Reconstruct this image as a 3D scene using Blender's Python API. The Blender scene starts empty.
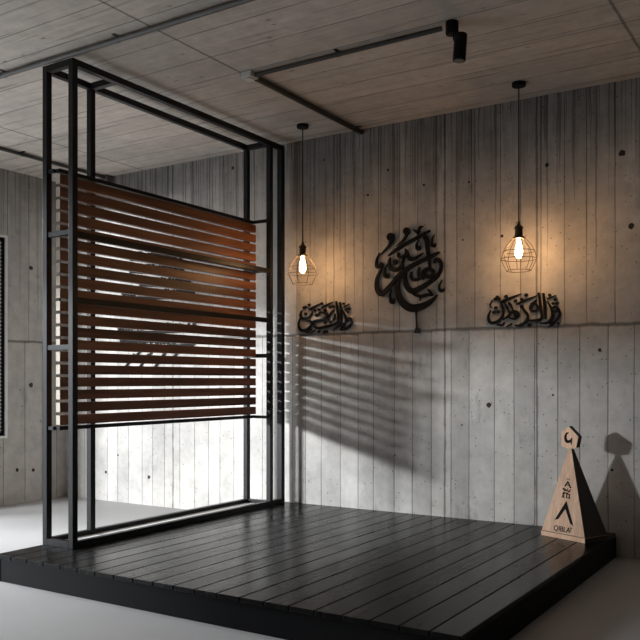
import bpy, bmesh, math, random
from mathutils import Vector, Matrix
random.seed(7)
sc = bpy.context.scene
COL = sc.collection
R = math.radians

# ------------------------------------------------------------------ camera
F_PX, HOR = 825.0, 381.0
YAW = R(32.4)
CAM_H = 1.11
cd = bpy.data.cameras.new('camera'); cam = bpy.data.objects.new('camera', cd); COL.objects.link(cam)
cam.location = (0, 0, CAM_H); cam.rotation_euler = (R(90), 0, YAW)
cd.sensor_width = 36; cd.lens = F_PX / 640 * 36
cd.shift_y = (HOR - 320) / 640
cd.clip_start = .05
sc.camera = cam

WY = 5.40            # back wall plane
LX = -6.32           # left wall plane
CEIL = 3.0
DECK = 0.15

def on_wall(px, py, y=WY):
    """point of the back wall a photo position corresponds to -> (x, z)"""
    s, c = math.sin(YAW), math.cos(YAW)
    k = (px - 320) / F_PX
    x = (k * y * c - y * s) / (c + k * s)
    d = -x * s + y * c
    return x, CAM_H - (py - HOR) * d / F_PX

# ------------------------------------------------------------------ node helpers
class NT:
    def __init__(self, name):
        self.m = bpy.data.materials.new(name); self.m.use_nodes = True
        self.t = self.m.node_tree; self.t.nodes.clear()
        self.out = self.t.nodes.new('ShaderNodeOutputMaterial')
        self.b = self.t.nodes.new('ShaderNodeBsdfPrincipled')
        self.t.links.new(self.b.outputs[0], self.out.inputs[0])
    def n(self, typ, **kw):
        x = self.t.nodes.new(typ)
        for k, v in kw.items(): setattr(x, k, v)
        return x
    def l(self, a, b):
        if isinstance(a, (int, float)): b.default_value = a
        elif isinstance(a, tuple): b.default_value = a
        else: self.t.links.new(a, b)
    def math(self, op, a, b=0.0, c=None, clamp=False):
        x = self.n('ShaderNodeMath', operation=op, use_clamp=clamp)
        self.l(a, x.inputs[0]); self.l(b, x.inputs[1])
        if c is not None: self.l(c, x.inputs[2])
        return x.outputs[0]
    def step(self, v, lo, hi, a=0.0, b=1.0):
        x = self.n('ShaderNodeMapRange', interpolation_type='SMOOTHSTEP')
        self.l(v, x.inputs[0]); self.l(lo, x.inputs[1]); self.l(hi, x.inputs[2]); self.l(a, x.inputs[3]); self.l(b, x.inputs[4])
        return x.outputs[0]
    def pos(self):
        tc = self.n('ShaderNodeTexCoord'); s = self.n('ShaderNodeSeparateXYZ')
        self.l(tc.outputs['Object'], s.inputs[0]); self.vec = tc.outputs['Object']
        return s.outputs
    def comb(self, x, y, z):
        c = self.n('ShaderNodeCombineXYZ'); self.l(x, c.inputs[0]); self.l(y, c.inputs[1]); self.l(z, c.inputs[2]); return c.outputs[0]
    def noise(self, vec, scale, detail=4, rough=.55, dim='3D'):
        x = self.n('ShaderNodeTexNoise', noise_dimensions=dim)
        if dim == '1D': self.l(vec, x.inputs['W'])
        else: self.l(vec, x.inputs['Vector'])
        x.inputs['Scale'].default_value = scale; x.inputs['Detail'].default_value = detail; x.inputs['Roughness'].default_value = rough
        return x.outputs['Fac'] if 'Fac' in x.outputs else x.outputs[0]
    def vor(self, v, scale, feature='F1', dim='3D', rnd=1.0):
        x = self.n('ShaderNodeTexVoronoi', voronoi_dimensions=dim, feature=feature)
        if dim == '1D': self.l(v, x.inputs['W'])
        else: self.l(v, x.inputs['Vector'])
        x.inputs['Scale'].default_value = scale; x.inputs['Randomness'].default_value = rnd
        return x
    def mix(self, f, a, b, mode='MIX'):
        x = self.n('ShaderNodeMix', data_type='RGBA', blend_type=mode)
        self.l(f, x.inputs[0])
        for v, s in ((a, x.inputs[6]), (b, x.inputs[7])):
            if isinstance(v, tuple): s.default_value = v if len(v) == 4 else (*v, 1)
            elif isinstance(v, (int, float)): s.default_value = (v, v, v, 1)
            else: self.t.links.new(v, s)
        return x.outputs[2]
    def bump(self, h, strength=.3, dist=.01):
        x = self.n('ShaderNodeBump'); x.inputs['Strength'].default_value = strength; x.inputs['Distance'].default_value = dist
        self.l(h, x.inputs['Height']); self.l(x.outputs[0], self.b.inputs['Normal'])
    def fin(self, color=None, rough=None, metal=0, spec=None):
        if color is not None:
            if isinstance(color, tuple): self.b.inputs['Base Color'].default_value = (*color[:3], 1)
            else: self.l(color, self.b.inputs['Base Color'])
        if rough is not None: self.l(rough, self.b.inputs['Roughness'])
        self.b.inputs['Metallic'].default_value = metal
        if spec is not None: self.b.inputs['Specular IOR Level'].default_value = spec
        return self.m

def concrete_wall(name, axis, base, seam=1.47, drips=1.0, width=.15, joints=()):
    t = NT(name); p = t.pos(); u = p[axis]; z = p[2]
    below = t.math('LESS_THAN', z, seam)
    u2 = t.math('MULTIPLY_ADD', below, .043, u)
    wob = t.math('MULTIPLY', t.math('SUBTRACT', t.noise(t.vec, 3, 3), .5), .006)
    u3 = t.math('ADD', u2, wob)
    ve = t.vor(u3, 1 / width, 'DISTANCE_TO_EDGE', '1D', .55)
    wn = t.noise(t.comb(t.math('MULTIPLY', u, 3.0), 0.0, t.math('MULTIPLY', z, 2.0)), 2.0, 3)
    line = t.step(ve.outputs[0], 0.0, t.math('MULTIPLY_ADD', wn, .045, .004), 1.0, 0.0)
    vc = t.vor(u3, 1 / width, 'F1', '1D', .55)
    sx = t.n('ShaderNodeSeparateColor'); t.l(vc.outputs['Color'], sx.inputs[0])
    tint = t.math('MULTIPLY_ADD', sx.outputs[0], .22, .88)
    grain = t.noise(t.comb(t.math('MULTIPLY', u, 34.0), 0.0, t.math('MULTIPLY', z, 1.6)), 1.0, 5, .6)
    blot = t.noise(t.vec, 1.3, 5, .6); fine = t.noise(t.vec, 9, 6, .65)
    c = t.math('MULTIPLY', tint, t.math('MULTIPLY_ADD', grain, .12, .94))
    c = t.math('MULTIPLY', c, t.math('MULTIPLY_ADD', blot, .7, .65))
    c = t.math('MULTIPLY', c, t.math('MULTIPLY_ADD', fine, .7, .65))
    stain = t.step(t.noise(t.comb(t.math('MULTIPLY', u, 2.2), 7.0, t.math('MULTIPLY', z, 1.0)), 2.0, 8, .72), .56, .66)
    c = t.math('MULTIPLY', c, t.math('MULTIPLY_ADD', stain, -.22, 1))
    # pores
    pv = t.vor(t.vec, 34, 'F1'); ps = t.n('ShaderNodeSeparateColor'); t.l(pv.outputs['Color'], ps.inputs[0])
    pore = t.math('MULTIPLY', t.step(pv.outputs[0], .10, .20, 1, 0), t.math('GREATER_THAN', ps.outputs[0], .72))
    c = t.math('MULTIPLY', c, t.math('MULTIPLY_ADD', pore, -.6, 1))
    pv2 = t.vor(t.vec, 9, 'F1'); ps2 = t.n('ShaderNodeSeparateColor'); t.l(pv2.outputs['Color'], ps2.inputs[0])
    pore2 = t.math('MULTIPLY', t.step(t.math('ADD', pv2.outputs[0], t.math('MULTIPLY', fine, .08)), .10, .17, 1, 0), t.math('GREATER_THAN', ps2.outputs[1], .7))
    c = t.math('MULTIPLY', c, t.math('MULTIPLY_ADD', pore2, -.45, 1))
    c = t.math('MULTIPLY', c, t.math('MULTIPLY_ADD', line, -.72, 1))
    for jx in joints:
        jm = t.step(t.math('ABSOLUTE', t.math('SUBTRACT', u, t.math('MULTIPLY_ADD', t.noise(t.vec, 4, 4), .014, jx - .007))), .002, t.math('MULTIPLY_ADD', t.noise(t.vec, 13, 4), .024, .0), 1, 0)
        c = t.math('MULTIPLY', c, t.math('MULTIPLY_ADD', jm, -.62, 1))
    # horizontal pour seam
    zs = t.math('ABSOLUTE', t.math('ADD', t.math('SUBTRACT', z, seam), t.math('MULTIPLY', t.math('SUBTRACT', t.noise(t.vec, 7, 4), .5), .022)))
    seam_m = t.step(zs, .003, t.math('MULTIPLY_ADD', t.noise(t.vec, 11, 3), .03, .004), 1, 0)
    c = t.math('MULTIPLY', c, t.math('MULTIPLY_ADD', seam_m, -.6, 1))
    # water runs from the top edge
    dep = t.math('SUBTRACT', CEIL, z)
    n2 = t.noise(t.math('ADD', u, 9.1), 1.7, 2, .5, '1D')
    uw = t.math('ADD', u, t.math('MULTIPLY', t.math('SUBTRACT', t.noise(t.vec, 5, 3), .5), .02))
    for sc_, off, lo_, amp, dark in ((34, 3.7, .60, .55, -.42), (15, 11.3, .66, .9, -.34), (66, 1.9, .58, .34, -.42)):
        n1 = t.noise(t.math('ADD', uw, off), sc_, 1, .5, '1D'); n3 = t.noise(t.math('ADD', u, off * 2), sc_ * .37, 1, .5, '1D')
        L = t.math('MULTIPLY', t.math('POWER', t.math('MULTIPLY', t.math('MULTIPLY', t.step(n1, lo_ - .03, .85), t.math('ADD', n2, .45)), t.math('MULTIPLY_ADD', n3, 1.6, .25)), 1.2), amp * 2.2)
        run = t.math('MULTIPLY', t.step(t.math('SUBTRACT', dep, L), -.06, .012, 1, 0), t.step(n1, lo_, lo_ + .03))
        c = t.math('MULTIPLY', c, t.math('MULTIPLY_ADD', run, dark * drips, 1))
    damp = t.step(t.math('ADD', dep, t.math('MULTIPLY', t.noise(t.comb(t.math('MULTIPLY', u, 12.0), 0.0, t.math('MULTIPLY', z, 1.1)), 1.0, 4), -.9)), -.42, .25, 1, 0)
    c = t.math('MULTIPLY', c, t.math('MULTIPLY_ADD', damp, -.5 * drips, 1))
    warm = t.mix(blot, (base[0] * .97, base[1] * .98, base[2] * 1.0), (base[0] * 1.05, base[1], base[2] * .93))
    cc = t.n('ShaderNodeVectorMath', operation='SCALE'); t.l(warm, cc.inputs[0]); t.l(c, cc.inputs['Scale'])
    h = t.math('ADD', t.math('MULTIPLY', line, -1.0), t.math('ADD', t.math('MULTIPLY', fine, .5), t.math('ADD', t.math('MULTIPLY', pore, -.6), t.math('ADD', t.math('MULTIPLY', seam_m, -.8), t.math('MULTIPLY', sx.outputs[1], .5)))))
    t.bump(h, .55, .008)
    return t.fin(cc.outputs[0], .82, 0, .3)

def concrete_ceiling(name, base):
    t = NT(name); p = t.pos(); x, y = p[0], p[1]
    y2 = t.math('ADD', y, t.math('MULTIPLY', t.noise(t.vec, 2, 3), .012))
    ve = t.vor(y2, 1 / .27, 'DISTANCE_TO_EDGE', '1D', .5)
    line = t.step(ve.outputs[0], 0.0, t.math('MULTIPLY_ADD', t.noise(t.vec, 3, 3), .04, .004), 1, 0)
    vc = t.vor(y2, 1 / .27, 'F1', '1D', .5); sx = t.n('ShaderNodeSeparateColor'); t.l(vc.outputs['Color'], sx.inputs[0])
    grain = t.noise(t.comb(t.math('MULTIPLY', x, 1.4), t.math('MULTIPLY', y, 26.0), 0.0), 1.0, 5, .62)
    blot = t.noise(t.vec, 1.1, 5, .6); fine = t.noise(t.vec, 8, 6, .7)
    c = t.math('MULTIPLY', t.math('MULTIPLY_ADD', sx.outputs[0], .12, .94), t.math('MULTIPLY_ADD', grain, .5, .75))
    c = t.math('MULTIPLY', c, t.math('MULTIPLY_ADD', blot, .5, .75))
    c = t.math('MULTIPLY', c, t.math('MULTIPLY_ADD', line, -.6, 1))
    c = t.math('MULTIPLY', c, t.math('MULTIPLY_ADD', fine, .7, .65))
    thin = t.step(t.noise(t.comb(t.math('MULTIPLY', x, .9), t.math('MULTIPLY', y, 19.0), 3.0), 1.0, 3, .5), .60, .67, 0, 1)
    c = t.math('MULTIPLY', c, t.math('MULTIPLY_ADD', thin, -.3, 1))
    for jx in (-5.3, -3.12, -0.98, .9):
        j = t.step(t.math('ABSOLUTE', t.math('SUBTRACT', x, t.math('MULTIPLY_ADD', fine, .012, jx - .006))), .002, .014, 1, 0)
        c = t.math('MULTIPLY', c, t.math('MULTIPLY_ADD', j, -.6, 1))
    pv = t.vor(t.comb(x, t.math('MULTIPLY', y, 2.2), 0.0), 6, 'F1'); ps = t.n('ShaderNodeSeparateColor'); t.l(pv.outputs['Color'], ps.inputs[0])
    spot = t.math('MULTIPLY', t.step(t.math('ADD', pv.outputs[0], t.math('MULTIPLY', fine, .16)), .12, .24, 1, 0), t.math('GREATER_THAN', ps.outputs[0], .6))
    c = t.math('MULTIPLY', c, t.math('MULTIPLY_ADD', spot, -.5, 1))
    warm = t.mix(blot, tuple(b * .95 for b in base), (base[0] * 1.08, base[1], base[2] * .9))
    cc = t.n('ShaderNodeVectorMath', operation='SCALE'); t.l(warm, cc.inputs[0]); t.l(c, cc.inputs['Scale'])
    t.bump(t.math('ADD', t.math('MULTIPLY', line, -1), t.math('ADD', t.math('MULTIPLY', grain, .6), t.math('MULTIPLY', sx.outputs[1], .4))), .5, .008)
    return t.fin(cc.outputs[0], .85, 0, .25)

def floor_mat():
    t = NT('polished concrete floor'); t.pos()
    a = t.noise(t.vec, .9, 6, .6); b = t.noise(t.vec, 14, 6, .7)
    c = t.mix(a, (.36, .355, .35), (.50, .495, .49))
    c = t.mix(t.math('MULTIPLY', b, .25), c, (.28, .275, .27))
    t.bump(b, .06, .004)
    return t.fin(c, t.math('MULTIPLY_ADD', a, .3, .35), 0, .4)

def wood(name, dark, light, axis, scale=1.0, rough=.5, rings=18, spec=.4):
    t = NT(name); p = t.pos()
    oi = t.n('ShaderNodeObjectInfo')
    s = [rings, rings, rings]; s[axis] = 1.1
    off = t.math('MULTIPLY', oi.outputs['Random'], 37.0)
    v = t.comb(*[t.math('MULTIPLY_ADD', p[i], s[i] * scale, off) for i in range(3)])
    g = t.noise(v, 1.0, 6, .62); g2 = t.noise(v, .25, 3, .5)
    g3 = t.noise(v, 4.0, 4, .6)
    f = t.math('ADD', t.math('MULTIPLY', t.step(g, .3, .7), .6), t.math('MULTIPLY', t.step(g2, .3, .7), .4))
    c = t.mix(f, dark, light)
    k = t.math('MULTIPLY', t.math('MULTIPLY_ADD', g3, .5, .75), t.math('MULTIPLY_ADD', oi.outputs['Random'], .4, .8))
    cc = t.n('ShaderNodeVectorMath', operation='SCALE'); t.l(c, cc.inputs[0]); t.l(k, cc.inputs['Scale'])
    t.bump(g, .15, .003)
    return t.fin(cc.outputs[0], rough, 0, spec)

def deck_mat():
    t = NT('black stained deck wood'); p = t.pos()
    v = t.comb(t.math('MULTIPLY', p[0], 30.0), t.math('MULTIPLY', p[1], 1.5), 0.0)
    g = t.noise(v, 1.0, 6, .65); b = t.noise(t.vec, 2.2, 4, .6)
    bx = t.math('FLOOR', t.math('DIVIDE', t.math('ADD', p[0], 3.972), .1315))
    wn = t.n('ShaderNodeTexWhiteNoise', noise_dimensions='1D'); t.l(bx, wn.inputs['W'])
    c = t.mix(g, (.003, .003, .0031), (.010, .0098, .0098))
    c = t.mix(t.math('MULTIPLY', wn.outputs[0], .4), c, (.011, .0105, .010))
    r = t.math('ADD', t.math('MULTIPLY_ADD', b, .14, .10), t.math('ADD', t.math('MULTIPLY', g, .12), t.math('MULTIPLY', wn.outputs[0], .06)))
    t.bump(t.math('ADD', g, t.math('MULTIPLY', b, .6)), .16, .003)
    return t.fin(c, r, 0, .13)

def plain(name, col, rough=.5, metal=0, spec=.5, var=.15, nscale=20, bump=0):
    t = NT(name); t.pos()
    n = t.noise(t.vec, nscale, 4)
    c = t.mix(n, tuple(v * (1 - var) for v in col), tuple(v * (1 + var) for v in col))
    if bump: t.bump(n, bump, .002)
    return t.fin(c, t.math('MULTIPLY_ADD', n, .12, rough - .06), metal, spec)

M = {}
M['wall'] = concrete_wall('board formed concrete back', 0, (.48, .47, .455), joints=(-2.381, -1.721, -4.95))
M['wall_side'] = concrete_wall('board formed concrete side', 1, (.46, .45, .43), drips=.6, width=.2)
M['ceil'] = concrete_ceiling('board formed concrete ceiling', (.54, .515, .49))
M['floor'] = floor_mat()
M['dark_wall'] = plain('dark plaster', (.10, .095, .09), .8, var=.2, nscale=2)
M['slat'] = wood('dark walnut slats', (.088, .034, .017), (.28, .108, .049), 1, rough=.45)
M['slat_end'] = plain('pale slat end', (.50, .45, .38), .7)
M['ply'] = wood('pale beech', (.60, .37, .24), (.78, .52, .36), 2, rough=.5, rings=26)
M['ply_dark'] = plain('darker pyramid wood', (.045, .03, .022), .6)  # darker colour for the pyramid's right-hand faces and groove
M['deck'] = deck_mat()
M['fascia'] = plain('black painted board', (.009, .009, .010), .6, spec=.10, var=.2, nscale=9)
M['steel'] = plain('black powder coated steel', (.008, .008, .009), .42, metal=.0, spec=.22, var=.1, nscale=40)
M['ink'] = plain('matt black metal', (.007, .0065, .0065), .5, spec=.14)
M['engrave'] = plain('burnt black engraving', (.010, .008, .007), .8, spec=.12)
M['conduit'] = plain('grey galvanised conduit', (.13, .125, .12), .5, metal=.4)
M['conduit_dark'] = plain('dark conduit', (.035, .032, .03), .5, metal=.2)
M['white_plastic'] = plain('off white plastic', (.62, .61, .58), .5)
M['pale_board'] = plain('pale stand-in board', (.75, .75, .74), .5, var=.05)
M['bronze'] = plain('aged bronze', (.085, .058, .035), .42, metal=.7)
M['cord'] = plain('black fabric cord', (.012, .011, .011), .8)
M['hole'] = plain('rusty tie hole', (.035, .026, .02), .9, var=.5)
M['reveal'] = plain('pale window reveal', (.70, .70, .68), .6)
t = NT('glowing filament bulb')
t.b.inputs['Emission Color'].default_value = (1, .56, .25, 1); t.b.inputs['Emission Strength'].default_value = 122
M['bulb'] = t.fin((1, .8, .5), .3)
t = NT('clear glass')
g = t.n('ShaderNodeBsdfTransparent'); gl = t.n('ShaderNodeBsdfGlossy'); gl.inputs['Roughness'].default_value = .02
mx = t.n('ShaderNodeMixShader'); mx.inputs[0].default_value = .06
t.l(g.outputs[0], mx.inputs[1]); t.l(gl.outputs[0], mx.inputs[2]); t.t.links.new(mx.outputs[0], t.out.inputs[0])
M['glass'] = t.m

# ------------------------------------------------------------------ mesh helpers
class MB:
    def __init__(self): self.bm = bmesh.new()
    def box(self, x0, x1, y0, y1, z0, z1, bev=0):
        v = [self.bm.verts.new(c) for c in ((x0,y0,z0),(x1,y0,z0),(x1,y1,z0),(x0,y1,z0),(x0,y0,z1),(x1,y0,z1),(x1,y1,z1),(x0,y1,z1))]
        fs = [self.bm.faces.new([v[i] for i in f]) for f in ((3,2,1,0),(4,5,6,7),(0,1,5,4),(1,2,6,5),(2,3,7,6),(3,0,4,7))]
        if bev:
            es = list({e for f in fs for e in f.edges})
            bmesh.ops.bevel(self.bm, geom=es, offset=bev, segments=2, affect='EDGES', profile=.5)
        return self
    def tube(self, pts, r, seg=10, close=False, caps=True):
        pts = [Vector(p) for p in pts]; n = len(pts); rings = []
        up0 = None
        for i, p in enumerate(pts):
            if close: d = pts[(i+1) % n] - pts[i-1]
            else: d = pts[min(i+1, n-1)] - pts[max(i-1, 0)]
            d.normalize()
            if up0 is None:
                up0 = Vector((0,0,1)) if abs(d.z) < .9 else Vector((1,0,0))
            a = d.cross(up0).normalized(); b = a.cross(d).normalized(); up0 = b
            rr = r[i] if isinstance(r, (list, tuple)) else r
            rings.append([self.bm.verts.new(p + a * rr * math.cos(k*2*math.pi/seg) + b * rr * math.sin(k*2*math.pi/seg)) for k in range(seg)])
        m = n if close else n - 1
        for i in range(m):
            A, B = rings[i], rings[(i+1) % n]
            for k in range(seg): self.bm.faces.new((A[k], A[(k+1) % seg], B[(k+1) % seg], B[k]))
        if caps and not close:
            self.bm.faces.new(rings[0][::-1]); self.bm.faces.new(rings[-1])
        return self
    def lathe(self, prof, c=(0,0,0), seg=24, caps=True):
        c = Vector(c); rings = []
        for r, z in prof:
            rings.append([self.bm.verts.new(c + Vector((r*math.cos(k*2*math.pi/seg), r*math.sin(k*2*math.pi/seg), z))) for k in range(seg)])
        for A, B in zip(rings, rings[1:]):
            for k in range(seg): self.bm.faces.new((A[k], A[(k+1) % seg], B[(k+1) % seg], B[k]))
        if caps:
            self.bm.faces.new(rings[0][::-1]); self.bm.faces.new(rings[-1])
        return self
    def prism(self, poly, o, ex, ey, n, depth):
        """polygon (2D) in the frame o, ex, ey extruded along n"""
        o, ex, ey, n = Vector(o), Vector(ex), Vector(ey), Vector(n)
        a = [self.bm.verts.new(o + ex*p[0] + ey*p[1]) for p in poly]
        b = [self.bm.verts.new(o + ex*p[0] + ey*p[1] + n*depth) for p in poly]
        k = len(poly)
        try:
            self.bm.faces.new(a[::-1]); self.bm.faces.new(b)
            for i in range(k): self.bm.faces.new((a[i], a[(i+1) % k], b[(i+1) % k], b[i]))
        except ValueError: pass
        return self
    def build(self, name, mat, parent=None, smooth=False, loc=None):
        bmesh.ops.recalc_face_normals(self.bm, faces=self.bm.faces)
        me = bpy.data.meshes.new(name); self.bm.to_mesh(me); self.bm.free()
        if isinstance(mat, (list, tuple)):
            for m in mat: me.materials.append(m)
        else: me.materials.append(mat)
        if smooth:
            for p in me.polygons: p.use_smooth = True
        o = bpy.data.objects.new(name, me); COL.objects.link(o)
        if parent: o.parent = parent
        if loc: o.location = loc
        return o

def tag(o, label=None, cat=None, group=None, kind=None):
    if label: o['label'] = label
    if cat: o['category'] = cat
    if group: o['group'] = group
    if kind: o['kind'] = kind
    return o
def empty(name, loc, label, cat, group=None, rz=0):
    o = bpy.data.objects.new(name, None); COL.objects.link(o)
    o.location = loc; o.rotation_euler.z = rz; o.empty_display_size = .1
    return tag(o, label, cat, group)

# ------------------------------------------------------------------ room
RX, FY = 2.2, -4.0
tag(MB().box(LX-.25, RX+.25, FY-.25, WY+.25, -.2, 0).build('floor', M['floor']), kind='structure')
tag(MB().box(LX-.25, RX+.25, FY-.25, WY+.25, CEIL, CEIL+.1).build('ceiling', M['ceil']), kind='structure')
# back wall with cast-in tie holes
w = MB().box(LX-.25, RX+.25, WY, WY+.25, 0, CEIL)
nf = len(w.bm.faces)
for px, py, r in ((547,165,.016),(502,236,.012),(489,405,.018),(631,226,.020),(622,153,.022),(469,182,.010),(424,185,.010),(388,170,.010),
                  (463,240,.007),(553,395,.008),(233,168,.015),(118,455,.010),(149,477,.017),(106,472,.016),(324,160,.008),(368,195,.011),(395,455,.006),(462,425,.007),(600,350,.012),(612,470,.010)):
    x, z = on_wall(px, py)
    k = 12; vs = [w.bm.verts.new((x + r*random.uniform(.75,1.15)*math.cos(a*2*math.pi/k), WY-.0015, z + r*random.uniform(.75,1.15)*math.sin(a*2*math.pi/k))) for a in range(k)]
    f = w.bm.faces.new(vs); f.material_index = 1
tag(w.build('wall_back', [M['wall'], M['hole']]), kind='structure')
# left wall with openings: unseen added windows towards the camera and a louvred one near the corner
W2 = (-1.75, 1.35, .10, 2.12)
W3 = (1.55, 3.92, .10, 2.72)
W1 = (4.06, 4.735, .60, 2.41)
w = MB()
X0, X1 = LX-.22, LX
w.box(X0, X1, FY, W2[0], 0, CEIL); w.box(X0, X1, W2[0], W2[1], 0, W2[2]); w.box(X0, X1, W2[0], W2[1], W2[3], CEIL)
w.box(X0, X1, W2[1], W3[0], 0, CEIL); w.box(X0, X1, W3[0], W3[1], 0, W3[2]); w.box(X0, X1, W3[0], W3[1], W3[3], CEIL); w.box(X0, X1, W3[1], W1[0], 0, CEIL)
w.box(X0, X1, W1[0], W1[1], 0, W1[2]); w.box(X0, X1, W1[0], W1[1], W1[3], CEIL); w.box(X0, X1, W1[1], WY, 0, CEIL)
def on_left(px, py):
    s, c = math.sin(YAW), math.cos(YAW); k = (px - 320) / F_PX
    y = (LX*(-k*s - c)) / (s - k*c); d = -LX*s + y*c
    return y, CAM_H - (py - HOR) * d / F_PX
for px, py, r in ((31,268,.022),(31,385,.024),(17,470,.018),(33,470,.018),(60,300,.014),(64,420,.012)):
    y, z = on_left(px, py); k = 12
    vs = [w.bm.verts.new((LX+.0015, y + r*random.uniform(.75,1.15)*math.cos(a*2*math.pi/k), z + r*random.uniform(.75,1.15)*math.sin(a*2*math.pi/k))) for a in range(k)]
    w.bm.faces.new(vs).material_index = 1
tag(w.build('wall_left', [M['wall_side'], M['hole']]), kind='structure')
tag(MB().box(RX, RX+.2, FY, WY, 0, CEIL).build('wall_right', M['dark_wall']), kind='structure')
tag(MB().box(LX, RX, FY-.2, FY, 0, CEIL).build('wall_front', M['dark_wall']), kind='structure')

def rect_frame(x0, x1, y0, y1, z0, z1, t):
    m = MB()
    m.box(x0, x1, y0, y0+t, z0, z1); m.box(x0, x1, y1-t, y1, z0, z1)
    m.box(x0, x1, y0+t, y1-t, z0, z0+t); m.box(x0, x1, y0+t, y1-t, z1-t, z1)
    return m
# louvred window near the corner
win = tag(rect_frame(LX-.15, LX-.07, W1[0]+.02, W1[1]-.02, W1[2]+.02, W1[3]-.02, .045).build('window_1', M['steel']), kind='structure')
rect_frame(LX-.215, LX-.012, W1[0], W1[1], W1[2], W1[3], .018).build('reveal', M['steel'], win)
tag(rect_frame(LX-.0118, LX+.006, W1[0], W1[1], W1[2], W1[3], .02).build('trim', M['reveal'], win), 'pale outer trim of the window')
m = MB(); z = W1[2] + .10
while z < W1[3] - .08:
    ya, yb = W1[0]+.065, W1[1]-.065
    a = [Vector((LX-.135, 0, z+.036)), Vector((LX-.105, 0, z-.036))]
    n = Vector((.03, 0, .025)).normalized() * .004
    vs = []
    for y in (ya, yb):
        for q in (a[0]-n, a[0]+n, a[1]+n, a[1]-n): vs.append(m.bm.verts.new((q.x, y, q.z)))
    for f in ((0,1,2,3),(7,6,5,4),(0,4,5,1),(1,5,6,2),(2,6,7,3),(3,7,4,0)): m.bm.faces.new([vs[i] for i in f])
    z += .067
m.build('louvre', M['steel'], win)
m = MB(); z = W1[2] + .10
for yy in (W1[1]-.045, W1[1]-.30):
    z = W1[2] + .07
    while z < W1[3] - .06:
        m.lathe([(.002, -.007), (.0075, -.003), (.0075, .003), (.002, .007)], (LX-.035, yy, z), 8); z += .0335
    m.tube([(LX-.035, yy, W1[2]+.05), (LX-.035, yy, W1[3]-.05)], .0015, 6)
tag(m.build('bead_chain', M['white_plastic'], win), 'pale bead chain')
# two wide unseen windows, put in and sized to shape the daylight
for i, W in enumerate((W2, W3)):
    win = tag(rect_frame(LX-.16, LX-.10, W[0], W[1], W[2], W[3], .05).build('window_%d' % (i+2), M['steel']), kind='structure')
    MB().box(LX-.135, LX-.125, W[0]+.05, W[1]-.05, W[2]+.05, W[3]-.05).build('pane', M['glass'], win)

# ------------------------------------------------------------------ platform
DX0, DX1, DY0, DY1 = -3.972, -1.20, 2.90, WY - .004
pf = empty('stage_platform', (DX0, DY0, 0), 'low black plank platform on the concrete floor in the corner', 'platform')
def P(o, obj):   # keep world coordinates while parenting
    obj.parent = o; obj.matrix_parent_inverse = (Matrix.Translation(o.location) @ Matrix.Rotation(o.rotation_euler.z, 4, 'Z')).inverted(); return obj
m = MB(); x = DX0; bw = .1315
while x < DX1 - .02:
    m.box(x + .003, min(x + bw, DX1) - .003, DY0, DY1, DECK - .022, DECK, .0025); x += bw
P(pf, m.build('deck', M['deck']))
P(pf, MB().box(DX0+.012, DX1-.012, DY0+.03, DY1-.01, .03, DECK-.023).build('subframe', M['fascia']))
P(pf, MB().box(DX0+.03, DX1-.012, DY0+.010, DY0+.028, 0, DECK-.0235, .002).build('fascia_board', M['fascia']))
P(pf, MB().box(DX1-.028, DX1-.010, DY0+.03, DY1, 0, DECK-.0235, .002).build('fascia_board', M['fascia']))
P(pf, MB().box(DX0+.010, DX0+.028, DY0+.03, DY1, 0, DECK-.0235, .002).build('fascia_board', M['fascia']))
P(pf, MB().box(DX0+.006, DX0+.030, DY0+.006, DY0+.030, 0, DECK-.0235, .002).build('corner_trim', M['fascia']))

# ------------------------------------------------------------------ slatted screen
AX, BX = -3.952, -3.73       # back and front plane of the frame
NY, MYY, FRY, EY = 3.235, 3.57, 5.155, 5.305
S = .019                      # half section
ZB, ZT = DECK, 2.956
sf = empty('slatted_screen', (BX, NY, DECK), 'tall black steel frame holding a panel of horizontal dark wood slats', 'screen')
def post(x, y, z0=ZB, z1=ZT, lab=None): return P(sf, MB().box(x-S, x+S, y-S, y+S, z0, z1, .002).build('post', M['steel']))
for x, y in ((AX, NY), (BX, NY), (AX, MYY), (AX, FRY), (BX, FRY)): post(x, y)
P(sf, MB().box(BX-S*1.15, BX+S*1.15, EY-S*1.15, EY+S*1.15, ZB, ZT, .002).build('post', M['steel']))
def rail(x0, x1, y0, y1, z0, z1, name='rail'): return P(sf, MB().box(x0, x1, y0, y1, z0, z1, .0015).build(name, M['steel']))
e = .0005
for zc in (ZB + S, ZT - S):
    rail(BX-S, BX+S, NY+S+e, FRY-S-e, zc-S, zc+S); rail(BX-S, BX+S, FRY+S+e, EY-S*1.15-e, zc-S, zc+S)
    rail(AX-S, AX+S, NY+S+e, MYY-S-e, zc-S, zc+S); rail(AX-S, AX+S, MYY+S+e, FRY-S-e, zc-S, zc+S)
    for y in (NY, FRY): rail(AX+S+e, BX-S-e, y-S, y+S, zc-S, zc+S, 'crosspiece')
rail(AX+S+e, BX-S-e, MYY-S, MYY+S, ZT-2*S, ZT, 'crosspiece')
for z in (1.965, 1.305):
    for y in (NY, FRY): rail(AX+S+e, BX-S-e, y-.014, y+.014, z-.015, z+.015, 'crosspiece')
# long rails in front of the slats
for z in (1.955, 1.575): rail(BX-.016, BX+.016, NY+S+e, FRY-S-e, z-.017, z+.017)
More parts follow.
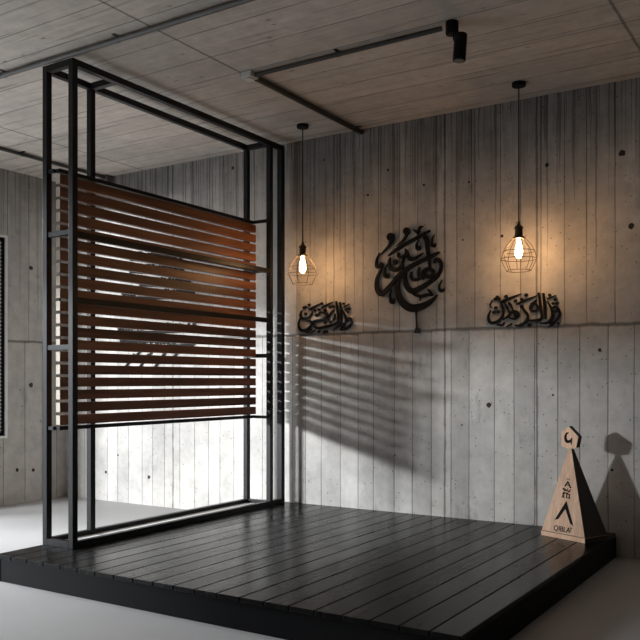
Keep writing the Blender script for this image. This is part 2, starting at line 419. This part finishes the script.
# panel rails and slats
PX = -3.866
ZP0, ZP1 = .845, 2.325
rail(PX-.018, PX+.018, NY+.004, FRY-.03, ZP1, ZP1+.022, 'panel_rail'); rail(PX-.018, PX+.018, NY+.004, FRY-.03, ZP0-.022, ZP0, 'panel_rail')
for z in (ZP1+.011, ZP0-.011):
    rail(AX+S+e, PX-.0185, NY-.012, NY+.012, z-.011, z+.011, 'bracket')
    rail(PX+.0185, BX-S-e, FRY-.055, FRY-.03, z-.011, z+.011, 'bracket')
    rail(BX-.016, BX+.016, FRY-.055, FRY-S-e, z-.011, z+.011, 'bracket')
NS = 20; pitch = (ZP1 - ZP0) / NS; sh = pitch * .765
first = None
for i in range(NS):
    z0 = ZP0 + i*pitch + (pitch - sh)/2 + .0
    if first is None:
        mb = MB().box(-.018, .018, 0, FRY-.018-(NY+.006), 0, sh, .0015)
        first = mb.build('slat', [M['slat'], M['slat_end']]); o = first
        for p in first.data.polygons:
            if p.normal.y < -.8: p.material_index = 1  # near end faces get a paler colour than the rest of the slat
    else:
        o = first.copy(); COL.objects.link(o)
    o.parent = sf; o.location = Vector((PX, NY+.006, z0)) - sf.location
# vertical battens behind the slats
for y in (MYY, 5.0):
    pass
P(sf, MB().box(AX+S+.002, BX-S-.002, NY+S+.002, FRY-S-.002, DECK+.0005, DECK+.012).build('added_panel', M['pale_board']));  # added board, stands in for the bright strip between the bottom rails
sf.children[-1]['label'] = 'added pale board standing in for a white strip between the bottom rails'

# ------------------------------------------------------------------ ceiling conduits and lamps
def conduit(name, a, b, r, mat, label, clamps, group='ceiling conduits'):
    a, b = Vector(a), Vector(b)
    e_ = empty(name, a, label, 'conduit', group)
    P(e_, MB().tube([a, b], r, 12).build('pipe', mat, smooth=False))
    d = (b - a).normalized(); s = Vector((-d.y, d.x, 0))
    for k in clamps:
        c = a + (b - a) * k
        m = MB()
        m.tube([c - d*.012, c + d*.012], r*1.12, 12)
        q0, q1 = c - s*(r*2.3) - d*.010, c + s*(r*2.3) + d*.010
        m.box(min(q0.x,q1.x), max(q0.x,q1.x), min(q0.y,q1.y), max(q0.y,q1.y), CEIL-.006, CEIL-.0005)
        P(e_, m.build('clamp', mat))
    return e_
zc = CEIL - .0215
conduit('conduit', (-6.30, 3.22, zc), (.5, 3.22, zc), .0155, M['conduit'], 'long grey conduit crossing the ceiling above the near end of the slatted screen', (.291, .433, .60))
conduit('conduit', (-3.03, 4.04, zc), (-1.80, 4.04, zc), .0135, M['conduit_dark'], 'thin dark conduit running along the ceiling to the black spotlight', (.477,))
conduit('conduit', (-3.06, 4.085, zc), (-3.06, WY-.002, zc), .0185, M['conduit_dark'], 'thick dark conduit running from the white junction box to the back wall', (.94,))
conduit('conduit', (-5.72, 3.3, zc), (-5.72, WY-.05, zc), .015, M['conduit_dark'], 'dark conduit on the ceiling behind the slatted screen near the left wall', (.55,))
jb = empty('junction_box', (-3.07, 4.04, CEIL-.04), 'small white box where two conduits meet on the ceiling', 'junction box')
P(jb, MB().box(-3.115, -3.035, 4.0, 4.08, CEIL-.036, CEIL-.0005, .004).build('box', M['white_plastic']))
P(jb, MB().lathe([(.028, -.046), (.030, -.044), (.030, -.0365)], (-3.075, 4.04, CEIL), 20).build('lid', M['white_plastic']))
jb2 = MB().box(-5.755, -5.685, WY-.075, WY-.001, CEIL-.10, CEIL-.0005, .004).build('junction_box', M['conduit'])
tag(jb2, 'small grey box at the top of the wall, end of the far left conduit', 'junction box')

sp = empty('spotlight', (-1.74, 4.04, CEIL), 'black cylinder spotlight on the ceiling at the end of a conduit', 'spotlight')
P(sp, MB().lathe([(.031, -.066), (.034, -.063), (.034, -.0005)], (-1.74, 4.04, CEIL), 28).build('mount', M['ink']))
P(sp, MB().tube([(-1.73, 4.042, CEIL-.062), (-1.725, 4.043, CEIL-.10)], .010, 10).build('joint', M['ink']))
cx, cy, cz = -1.698, 4.046, CEIL - .138
ax = Vector((-.05, -.05, -1)).normalized()
top = Vector((cx, cy, cz)) - ax*.068; bot = Vector((cx, cy, cz)) + ax*.074
P(sp, MB().tube([top + ax*0, top + ax*.004, bot - ax*.004, bot], [.031, .034, .034, .032], 28).build('lamp_head', M['ink']))
P(sp, MB().tube([bot + ax*.0002, bot + ax*.003], [.026, .024], 24).build('lens', M['conduit']))

def pendant(loc, drop, sc_, label):
    """ceiling pendant: canopy, cord, socket, wire cage, bulb; local origin at the ceiling point"""
    root = empty('cage_pendant', loc, label, 'pendant lamp', 'caged filament pendants')
    MB().lathe([(.012, -.026), (.040, -.025), (.044, -.021), (.044, -.0005)], seg=28).build('canopy', M['ink'], root, loc=(0,0,0))
    zt = -drop
    MB().tube([(0,0,-.026), (0,0,zt+.085)], .0042, 8).build('cord', M['cord'], root)
    MB().lathe([(.004, .108), (.007, .106), (.009, .088), (.018, .078), (.027, .072), (.028, .060), (.024, .056), (.024, .016), (.028, .012), (.039, .006), (.040, .0), (.036, -.003), (.005, -.003)], (0,0,zt), 28).build('socket', M['bronze'], root)
    prof = [(.036, 0), (.058, -.022), (.082, -.052), (.098, -.084), (.109, -.122), (.112, -.132), (.103, -.152), (.088, -.182), (.076, -.206)]
    m = MB(); N = 8
    for k in range(N):
        a = k*2*math.pi/N + .2
        m.tube([(r*math.cos(a), r*math.sin(a), zt+z) for r, z in prof], .0021, 6)
    for r, z in ((.098, -.084), (.112, -.132), (.076, -.206), (.036, 0)):
        m.tube([(r*math.cos(a*2*math.pi/40), r*math.sin(a*2*math.pi/40), zt+z) for a in range(40)], .0023, 6, close=True)
    m.build('cage', M['bronze'], root)
    b = MB().lathe([(.010, -.004), (.011, -.022), (.015, -.040), (.021, -.064), (.0235, -.084), (.021, -.106), (.012, -.122), (.003, -.127)], (0,0,zt), 20).build('bulb', M['bulb'], root, smooth=True)
    tag(b, 'glowing amber bulb')
    return root
pendant((-3.369, 5.07, CEIL), .968, 1, 'lit wire cage pendant hanging beside the slatted screen')
pendant((-1.738, 5.09, CEIL), .985, 1, 'lit wire cage pendant hanging at the right, away from the screen')

# ------------------------------------------------------------------ calligraphy
def catmull(pts, n=7):
    out = []
    for i in range(len(pts)-1):
        p0 = pts[max(i-1,0)]; p1 = pts[i]; p2 = pts[i+1]; p3 = pts[min(i+2, len(pts)-1)]
        for k in range(n):
            t_ = k/n
            out.append(tuple(.5*((2*b) + (-a+c)*t_ + (2*a-5*b+4*c-d)*t_*t_ + (-a+3*b-3*c+d)*t_**3) for a, b, c, d in zip(p0, p1, p2, p3)))
    out.append(pts[-1]); return out
def stroke(m, pts, o, scale, y0, th, k=[0]):
    """pts: (u, v, width) in the drawing; o,scale: drawing -> photo -> wall"""
    cc = catmull([tuple(map(float, p)) for p in pts])
    poly_l, poly_r = [], []
    n = len(cc); k[0] += 1; dz = (k[0] % 9) * .00035
    P2 = []
    for (u, v, wd) in cc:
        x, z = on_wall(o[0] + u/scale, o[1] + v/scale); P2.append((x, z, wd))
    x0_, _ = on_wall(o[0], o[1]); x1_, _ = on_wall(o[0] + 1/scale, o[1]); unit = abs(x1_ - x0_)
    A, B = [], []
    for i, (x, z, wd) in enumerate(P2):
        a, b = P2[max(i-1,0)], P2[min(i+1,n-1)]
        dx, dzz = b[0]-a[0], b[1]-a[1]; L = math.hypot(dx, dzz) or 1e-6
        nx, nz = -dzz/L, dx/L; h = max(wd, 1.5)*unit*.5
        A.append((x+nx*h, z+nz*h)); B.append((x-nx*h, z-nz*h))
    yb, yf = y0 - dz, y0 - th - dz
    fa = [m.bm.verts.new((x, yf, z)) for x, z in A]; fb = [m.bm.verts.new((x, yf, z)) for x, z in B]
    ba = [m.bm.verts.new((x, yb, z)) for x, z in A]; bb = [m.bm.verts.new((x, yb, z)) for x, z in B]
    for i in range(n-1):
        for q in ((fa[i],fa[i+1],fb[i+1],fb[i]), (ba[i],bb[i],bb[i+1],ba[i+1]), (fa[i],ba[i],ba[i+1],fa[i+1]), (fb[i],fb[i+1],bb[i+1],bb[i])):
            m.bm.faces.new(q)
    m.bm.faces.new((fa[0],fb[0],bb[0],ba[0])); m.bm.faces.new((fa[-1],ba[-1],bb[-1],fb[-1]))
def ring(cx, cy, rx, ry, w_, n=10): return [(cx+rx*math.cos(a*2*math.pi/n), cy+ry*math.sin(a*2*math.pi/n), w_) for a in range(n+1)]
def dot(cx, cy, r): return [(cx-r*.8, cy+r*.5, r*1.0), (cx, cy, r*1.7), (cx+r*.8, cy-r*.5, r*1.0)]

def inscription(label, letters, marks, o, scale, th=.012, y0=WY-.004, group=None, wk=1.0):
    xs = [p[0] for s in letters for p in s]; ys = [p[1] for s in letters for p in s]
    x, z = on_wall(o[0] + (min(xs)+max(xs))/2/scale, o[1] + (min(ys)+max(ys))/2/scale)
    root = empty('calligraphy_sign', (x, WY, z), label, 'wall lettering', group)
    m = MB()
    for s in letters: stroke(m, [(a, b, c*wk) for a, b, c in s], o, scale, y0, th)
    P(root, m.build('lettering', M['ink']))
    for s in marks:
        m = MB(); stroke(m, s, o, scale, y0, th); P(root, m.build('diacritic_mark', M['ink']))
    return root

# large centre piece, drawn on an 8x grid whose corner is photo point (370, 220)
big = [
 [(150,290,4),(210,243,20),(330,172,24),(430,118,22),(486,86,10)],
 [(432,158,4),(450,134,26),(462,190,30),(470,270,24),(482,345,20),(485,390,14)],
 [(564,258,8),(530,276,20),(480,300,24),(400,338,28),(330,374,32),(285,412,36),(240,445,34),(205,478,30)],
 [(232,262,10),(236,292,20),(262,302,22),(292,276,18),(292,232,10)],
 [(300,250,16),(312,292,24),(335,318,26),(380,300,18),(432,266,6)],
 [(170,300,8),(160,345,22),(175,390,26),(215,402,26),(252,375,22),(270,335,18),(272,296,8)],
 [(268,330,10),(272,380,14),(268,430,16),(262,470,12)],
 [(112,350,4),(95,400,14),(68,455,20),(58,510,26),(66,562,32),(95,592,38),(130,570,34),(180,515,30),(225,462,26),(290,420,18)],
 [(262,425,14),(236,480,24),(222,540,34),(240,620,44),(285,680,52),(345,706,54),(420,692,46),(490,654,32),(545,600,5)],
 [(300,410,12),(284,450,22),(290,505,32),(316,552,38),(356,570,40),(420,540,36),(490,495,30),(545,450,26),(572,395,24),(572,345,26),(548,318,28),(524,330,18),(522,350,6)],
 ring(474,424,38,30,26),
 [(440,436,18),(400,470,20),(352,480,22),(335,450,20),(338,415,8)],
 [(404,376,10),(394,415,22),(404,455,20),(440,470,20)],
]
bigm = [
 ring(172,138,18,18,24), [(184,160,20),(150,218,15),(88,280,3)],
 ring(300,92,15,15,26), [(304,112,20),(272,165,14),(214,214,3)],
 [(350,78,6),(372,92,16),(390,108,16),(396,82,12),(408,60,18),(430,52,6)],
 [(522,122,3),(502,160,12),(504,200,20),(522,208,20),(530,188,6)],
 [(398,160,3),(378,200,12),(384,232,20),(400,228,20),(408,208,6)],
 dot(208,338,20),
 [(84,264,3),(60,320,12),(60,372,22),(82,376,18),(96,338,4)],
 [(144,356,3),(122,405,12),(128,448,24),(150,455,20),(156,424,4)],
 [(584,478,3),(560,535,14),(572,568,22),(592,562,14),(598,548,4)],
 [(182,556,3),(166,605,12),(176,655,24),(194,655,20),(202,628,4)],
 [(342,592,5),(375,604,18),(420,612,24),(470,600,22),(504,606,6)],
 [(464,552,4),(484,572,18),(512,604,4)], [(408,612,18),(406,634,8),(404,650,3)],
 [(373,728,8),(375,780,7),(379,850,8),(381,870,22),(382,905,44)],
]
inscription('large round black calligraphy with long drip, centre of the concrete wall', big, bigm, (370, 220), 8.0, .014)

left = [
 [(64,205,6),(44,262,20),(56,318,28),(100,338,28),(150,310,24),(182,268,20),(164,238,16),(128,242,8)],
 [(78,130,8),(64,178,18),(90,212,24),(140,204,22),(178,172,18),(186,135,14),(168,108,6)],
 [(178,252,20),(235,236,26),(302,216,26),(352,184,22),(312,152,20),(266,150,16),(250,176,10)],
 [(150,122,16),(205,92,18),(272,60,5)],
 [(280,104,16),(340,72,18),(402,40,5)],
 [(182,256,16),(222,306,24),(292,306,28),(382,284,26),(440,258,24),(452,200,22),(444,120,22),(432,36,16)],
 [(470,44,14),(480,140,22),(480,235,24),(450,296,26),(396,332,8)],
 [(508,96,12),(566,62,6)],
 [(482,104,8),(520,176,18),(530,245,24),(492,296,24),(478,330,10)],
 [(478,336,8),(545,310,24),(588,262,24),(578,208,18),(548,216,14),(556,250,10)],
 [(358,186,10),(385,150,16),(412,120,6)], [(388,232,12),(410,218,18),(420,165,8)],
 [(108,348,12),(140,356,18),(182,322,8)], [(170,366,6),(218,332,16)],
]
leftm = [dot(155,72,13), dot(285,58,13), dot(508,60,11), dot(214,128,14), dot(258,120,14), dot(320,128,15), dot(368,96,14), dot(400,88,14),
 dot(98,100,12), dot(120,96,12), dot(118,166,15), dot(230,178,15), dot(318,250,13), dot(345,226,13), dot(372,248,13), dot(534,120,14), dot(566,112,14), dot(552,146,14),
 dot(255,346,14), dot(310,352,14), dot(334,348,12)]
inscription('small black calligraphy strip below the pendant beside the screen', left, leftm, (295, 298), 10.32, wk=.8, group='small calligraphy strips')
right = [
 [(58,178,6),(40,232,22),(58,278,28),(110,270,28),(154,226,24),(156,168,20),(136,118,8)],
 [(132,116,18),(220,80,22),(306,46,5)],
 [(72,96,5),(54,135,12),(66,162,6)],
 [(156,254,14),(200,226,22),(222,196,20),(258,188,22),(282,214,20),(252,246,22),(204,238,14)],
 [(108,292,16),(148,298,20),(170,276,10)], [(182,312,6),(228,286,16)],
 [(264,132,16),(330,102,20),(426,62,5)],
 [(246,296,10),(288,300,24),(336,272,26),(356,226,22),(330,186,20),(300,140,12)],
 ring(404,158,30,28,22), [(376,128,10),(424,100,16)],
 [(340,262,14),(396,262,22),(446,256,26),(476,226,20)],
 [(440,38,16),(452,110,22),(460,180,22),(468,250,18)],
 [(478,42,16),(488,120,22),(492,190,22),(496,250,16)],
 [(508,108,10),(540,158,20),(552,222,24),(520,276,26),(456,284,12)],
 [(508,88,12),(578,60,6)],
 ring(572,172,22,20,16), [(598,164,16),(606,212,22),(580,258,20),(528,294,6)],
 [(516,314,5),(568,284,14)],
 [(200,120,24),(222,142,18),(240,190,14),(254,230,10)], [(160,100,10),(185,150,16),(210,200,14)],
]
rightm = [dot(182,70,15), dot(96,90,14), dot(126,92,14), dot(110,72,12), dot(100,160,15), dot(118,190,15), dot(86,196,14), dot(256,106,15), dot(306,92,13), dot(342,58,15),
 dot(528,58,12), dot(574,95,13), dot(558,124,13), dot(586,124,13), dot(366,298,15), dot(596,284,11), dot(306,152,14)]
inscription('small black calligraphy strip below the right hand pendant', right, rightm, (484, 288), 8.0, wk=.82, group='small calligraphy strips')
# rows of script on the wall behind the slats
rows = []; rnd = random.Random(11)
spec = [(256,131,181),(268,130,183),(281,140,190),(293,123,194),(309,117,195),(327,118,195),(341,121,194),(351,140,188),(361,130,172)]
for ry, xa, xb in spec:
    x = xa
    while x < xb:
        sl = (ry - 256) * .06
        h = rnd.uniform(3.0, 7.5); wd = rnd.uniform(1.2, 2.2); dx = rnd.uniform(.4, 1.8)
        if ry < 345: rows.append([(x, ry-h*.6, wd*.8), (x+dx*.5, ry, wd), (x+dx+.8, ry+h*.45, wd*.7)])
        else: rows.append([(x+5, ry-7, .6), (x+1, ry, 1.0), (x-4, ry+6, .5)])
        x += rnd.uniform(2.0, 3.4) if ry < 345 else rnd.uniform(8, 16)
    if ry < 345: rows.append([(xa, ry+4, .8), ((xa+xb)/2, ry+5.2, 1.5), (xb, ry+4, .8)]); rows.append([(xb-1, ry-4, 1.8), (xb+1, ry+4, 1.8)])
inscription('rows of black script on the wall, glimpsed through gaps between the slats', rows, [], (0, 0), 1.0, .006)

# ------------------------------------------------------------------ wooden pyramid
PZ = DECK + .0005
ang = R(-23)
py = empty('wooden_pyramid', (-1.441, 5.015, PZ), 'pale wooden pyramid marker with hexagon top on the platform edge', 'marker', rz=ang)
Wd, Dp, Hb, Ht = .33, .22, .032, .540
pl = MB().box(-Wd/2, Wd/2, 0, Dp, 0, Hb-.004, .001).build('plinth', [M['ply'], M['ply_dark']], py)
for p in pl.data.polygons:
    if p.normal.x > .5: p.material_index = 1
m = MB()
b0 = [(-Wd/2+.005, .004), (Wd/2-.005, .004), (Wd/2-.005, Dp-.004), (-Wd/2+.005, Dp-.004)]
aw = .012; tc_ = (-.018, .105)
b1 = [(-aw+tc_[0], tc_[1]-aw), (aw+tc_[0], tc_[1]-aw), (aw+tc_[0], tc_[1]+aw), (-aw+tc_[0], tc_[1]+aw)]
lo = [m.bm.verts.new((x, y, Hb)) for x, y in b0]; hi = [m.bm.verts.new((x, y, Ht)) for x, y in b1]
m.bm.faces.new(lo[::-1]); m.bm.faces.new(hi)
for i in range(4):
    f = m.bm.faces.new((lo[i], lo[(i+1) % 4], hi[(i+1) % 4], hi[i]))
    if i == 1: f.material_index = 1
m.build('body', [M['ply'], M['ply_dark']], py)
MB().box(-Wd/2+.006, Wd/2-.006, .005, Dp-.005, Hb-.004, Hb).build('groove', M['ply_dark'], py)
# hexagon
kx, kz = .00614/.80, .00614
hexp = [(-.5,11.9),(8.9,2.2),(6.8,-8.9),(-.9,-11.0),(-8,-8.4),(-7.6,5.9)]
hexp = [(x*kx, z*kz) for x, z in hexp]
hc = Vector((-.02, tc_[1]-.016, Ht + .068))
hx = MB().prism(hexp[::-1], hc, (1,0,0), (0,0,1), (0,1,0), .034).build('hexagon_head', [M['ply'], M['ply_dark']], py)
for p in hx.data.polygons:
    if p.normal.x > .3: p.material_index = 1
def flat_strokes(name, strokes, o, ex, ey, n, th=.0012):
    o, ex, ey, n = Vector(o), Vector(ex), Vector(ey), Vector(n)
    m = MB()
    for j, s in enumerate(strokes):
        c = catmull([tuple(map(float, p)) for p in s], 5)
        A, B = [], []
        for i, (x, y, w_) in enumerate(c):
            a, b = c[max(i-1,0)], c[min(i+1,len(c)-1)]
            dx, dy = b[0]-a[0], b[1]-a[1]; L = math.hypot(dx, dy) or 1e-9
            A.append((x-dy/L*w_/2, y+dx/L*w_/2)); B.append((x+dy/L*w_/2, y-dx/L*w_/2))
        t0, t1 = -n*.0005, n*(th + j*.00008)
        f1 = [m.bm.verts.new(o+ex*x+ey*y+t1) for x, y in A]; f2 = [m.bm.verts.new(o+ex*x+ey*y+t1) for x, y in B]
        g1 = [m.bm.verts.new(o+ex*x+ey*y+t0) for x, y in A]; g2 = [m.bm.verts.new(o+ex*x+ey*y+t0) for x, y in B]
        for i in range(len(c)-1):
            m.bm.faces.new((f1[i],f1[i+1],f2[i+1],f2[i])); m.bm.faces.new((f1[i],g1[i],g1[i+1],f1[i+1])); m.bm.faces.new((f2[i],f2[i+1],g2[i+1],g2[i]))
        m.bm.faces.new((f1[0],f2[0],g2[0],g1[0])); m.bm.faces.new((f1[-1],g1[-1],g2[-1],f2[-1]))
    return m.build(name, M['engrave'], py)
g = .001
flat_strokes('hexagon_glyph', [[(-.006,.036,.006),(-.022,.028,.012),(-.030,.004,.019),(-.020,-.018,.021),(.004,-.016,.015),(.014,.0,.006)], [(.017,.004,.007),(.014,-.014,.012),(.013,-.036,.005)]], hc + Vector((.002,0,-.002)), (1,0,0), (0,0,1), (0,-1,0))
# front face frame
ey = (Vector((0, tc_[1]-aw, Ht)) - Vector((0, .004, Hb))).normalized(); ex = Vector((1,0,0)); nn = ex.cross(ey); 
if nn.y > 0: nn = -nn
fo = Vector((0, .004, Hb))
fl = (Vector((0, tc_[1]-aw, Ht)) - fo).length
def V(u, v): return (u, v*fl)
def seg(a, b, w_): return [(a[0], a[1], w_), ((a[0]+b[0])/2, (a[1]+b[1])/2, w_), (b[0], b[1], w_)]
MB().prism([(.000,.200),(-.072,.075),(-.046,.083),(-.001,.150),(.046,.068),(.072,.057)], fo - nn*.0005, ex, ey, nn, .0016).build('caret_emblem', M['engrave'], py)
# three small lines of characters
s1 = [seg((-.018,.392),(.002,.425),.010), seg((.024,.388),(.004,.420),.010), seg((-.004,.403),(.014,.401),.007), seg((-.006,.437),(-.002,.441),.008), seg((.006,.436),(.010,.440),.008)]
s2 = [[(-.032,.358,.006),(-.024,.366,.008),(-.018,.352,.009),(-.010,.364,.008)], [(-.010,.356,.008),(.000,.352,.009),(.006,.366,.007)], [(.008,.352,.008),(.018,.350,.010),(.028,.364,.006)], [(-.026,.342,.006),(-.008,.338,.008),(.012,.340,.007)], seg((.022,.372),(.030,.378),.006)]
s3 = [seg((-.030,.318),(-.012,.320),.007), seg((-.022,.324),(-.022,.298),.009), seg((-.032,.300),(-.010,.297),.008), seg((-.030,.309),(-.014,.309),.006),
      seg((.002,.320),(.026,.318),.007), seg((.004,.322),(.004,.298),.008), seg((.024,.320),(.024,.298),.008), seg((.000,.297),(.012,.297),.006), seg((.018,.297),(.032,.296),.007)]
for s, dv in ((s1, -.100), (s2, -.086), (s3, -.072)):
    s = [[(a-.006, b+dv-.006, c*.9) for a, b, c in q] for q in s]
    flat_strokes('lettering', s, fo, ex, ey, nn)
def word(txt, size, u, v, th=.0009):
    cu = bpy.data.curves.new('lettering', 'FONT'); cu.body = txt; cu.size = size; cu.align_x = 'CENTER'; cu.extrude = th; cu.offset = size*.012; cu.resolution_u = 4
    ob = bpy.data.objects.new('lettering_curve', cu); COL.objects.link(ob)
    bpy.context.view_layer.update()
    me = bpy.data.meshes.new_from_object(ob.evaluated_get(bpy.context.evaluated_depsgraph_get()))
    bpy.data.objects.remove(ob); bpy.data.curves.remove(cu)
    me.materials.clear(); me.materials.append(M['engrave'])
    mt = Matrix.Identity(4)
    for i in range(3): mt[i][0] = ex[i]; mt[i][1] = ey[i]; mt[i][2] = nn[i]; mt[i][3] = (fo + ex*u + ey*v + nn*.0004)[i]
    me.transform(mt)
    o = bpy.data.objects.new('lettering', me); COL.objects.link(o); o.parent = py; return o
word('QIBLA', .045, -.010, .012); word('T', .032, .056, .022)

# ------------------------------------------------------------------ light
w = bpy.data.worlds.new('daylight'); sc.world = w; w.use_nodes = True
bg = w.node_tree.nodes['Background']; bg.inputs[0].default_value = (.86, .93, 1.0, 1); bg.inputs[1].default_value = 1.9
ld = bpy.data.lights.new('low_daylight', 'AREA'); ld.shape = 'RECTANGLE'; ld.size = 3.0; ld.size_y = .26; ld.energy = 4700; ld.color = (.93, .97, 1.0)
lo_ = bpy.data.objects.new('low_daylight', ld); COL.objects.link(lo_)
lo_.location = (-8.6, -6.2, 2.58)
lo_.rotation_euler = (Vector((-4.0, 2.0, 1.6)) - lo_.location).to_track_quat('-Z', 'Y').to_euler()

l2 = bpy.data.lights.new('sky_fill', 'AREA'); l2.shape = 'RECTANGLE'; l2.size = 3.0; l2.size_y = 1.2; l2.energy = 720; l2.color = (.92, .96, 1.0)  # added fill lamp outside the windows, brightens the left floor and ceiling
o2 = bpy.data.objects.new('sky_fill', l2); COL.objects.link(o2); o2.location = (-9.4, 2.4, 3.5)
o2.rotation_euler = (Vector((-4.6, 3.6, .2)) - o2.location).to_track_quat('-Z', 'Y').to_euler()

vs = sc.view_settings
sc.display_settings.display_device = 'sRGB'
vs.view_transform = 'Standard'; vs.look = 'None'; vs.gamma = 1; vs.use_curve_mapping = False; vs.exposure = 0.0
sc.cycles.max_bounces = 8; sc.cycles.diffuse_bounces = 5; sc.cycles.glossy_bounces = 4
sc.cycles.sample_clamp_indirect = 6
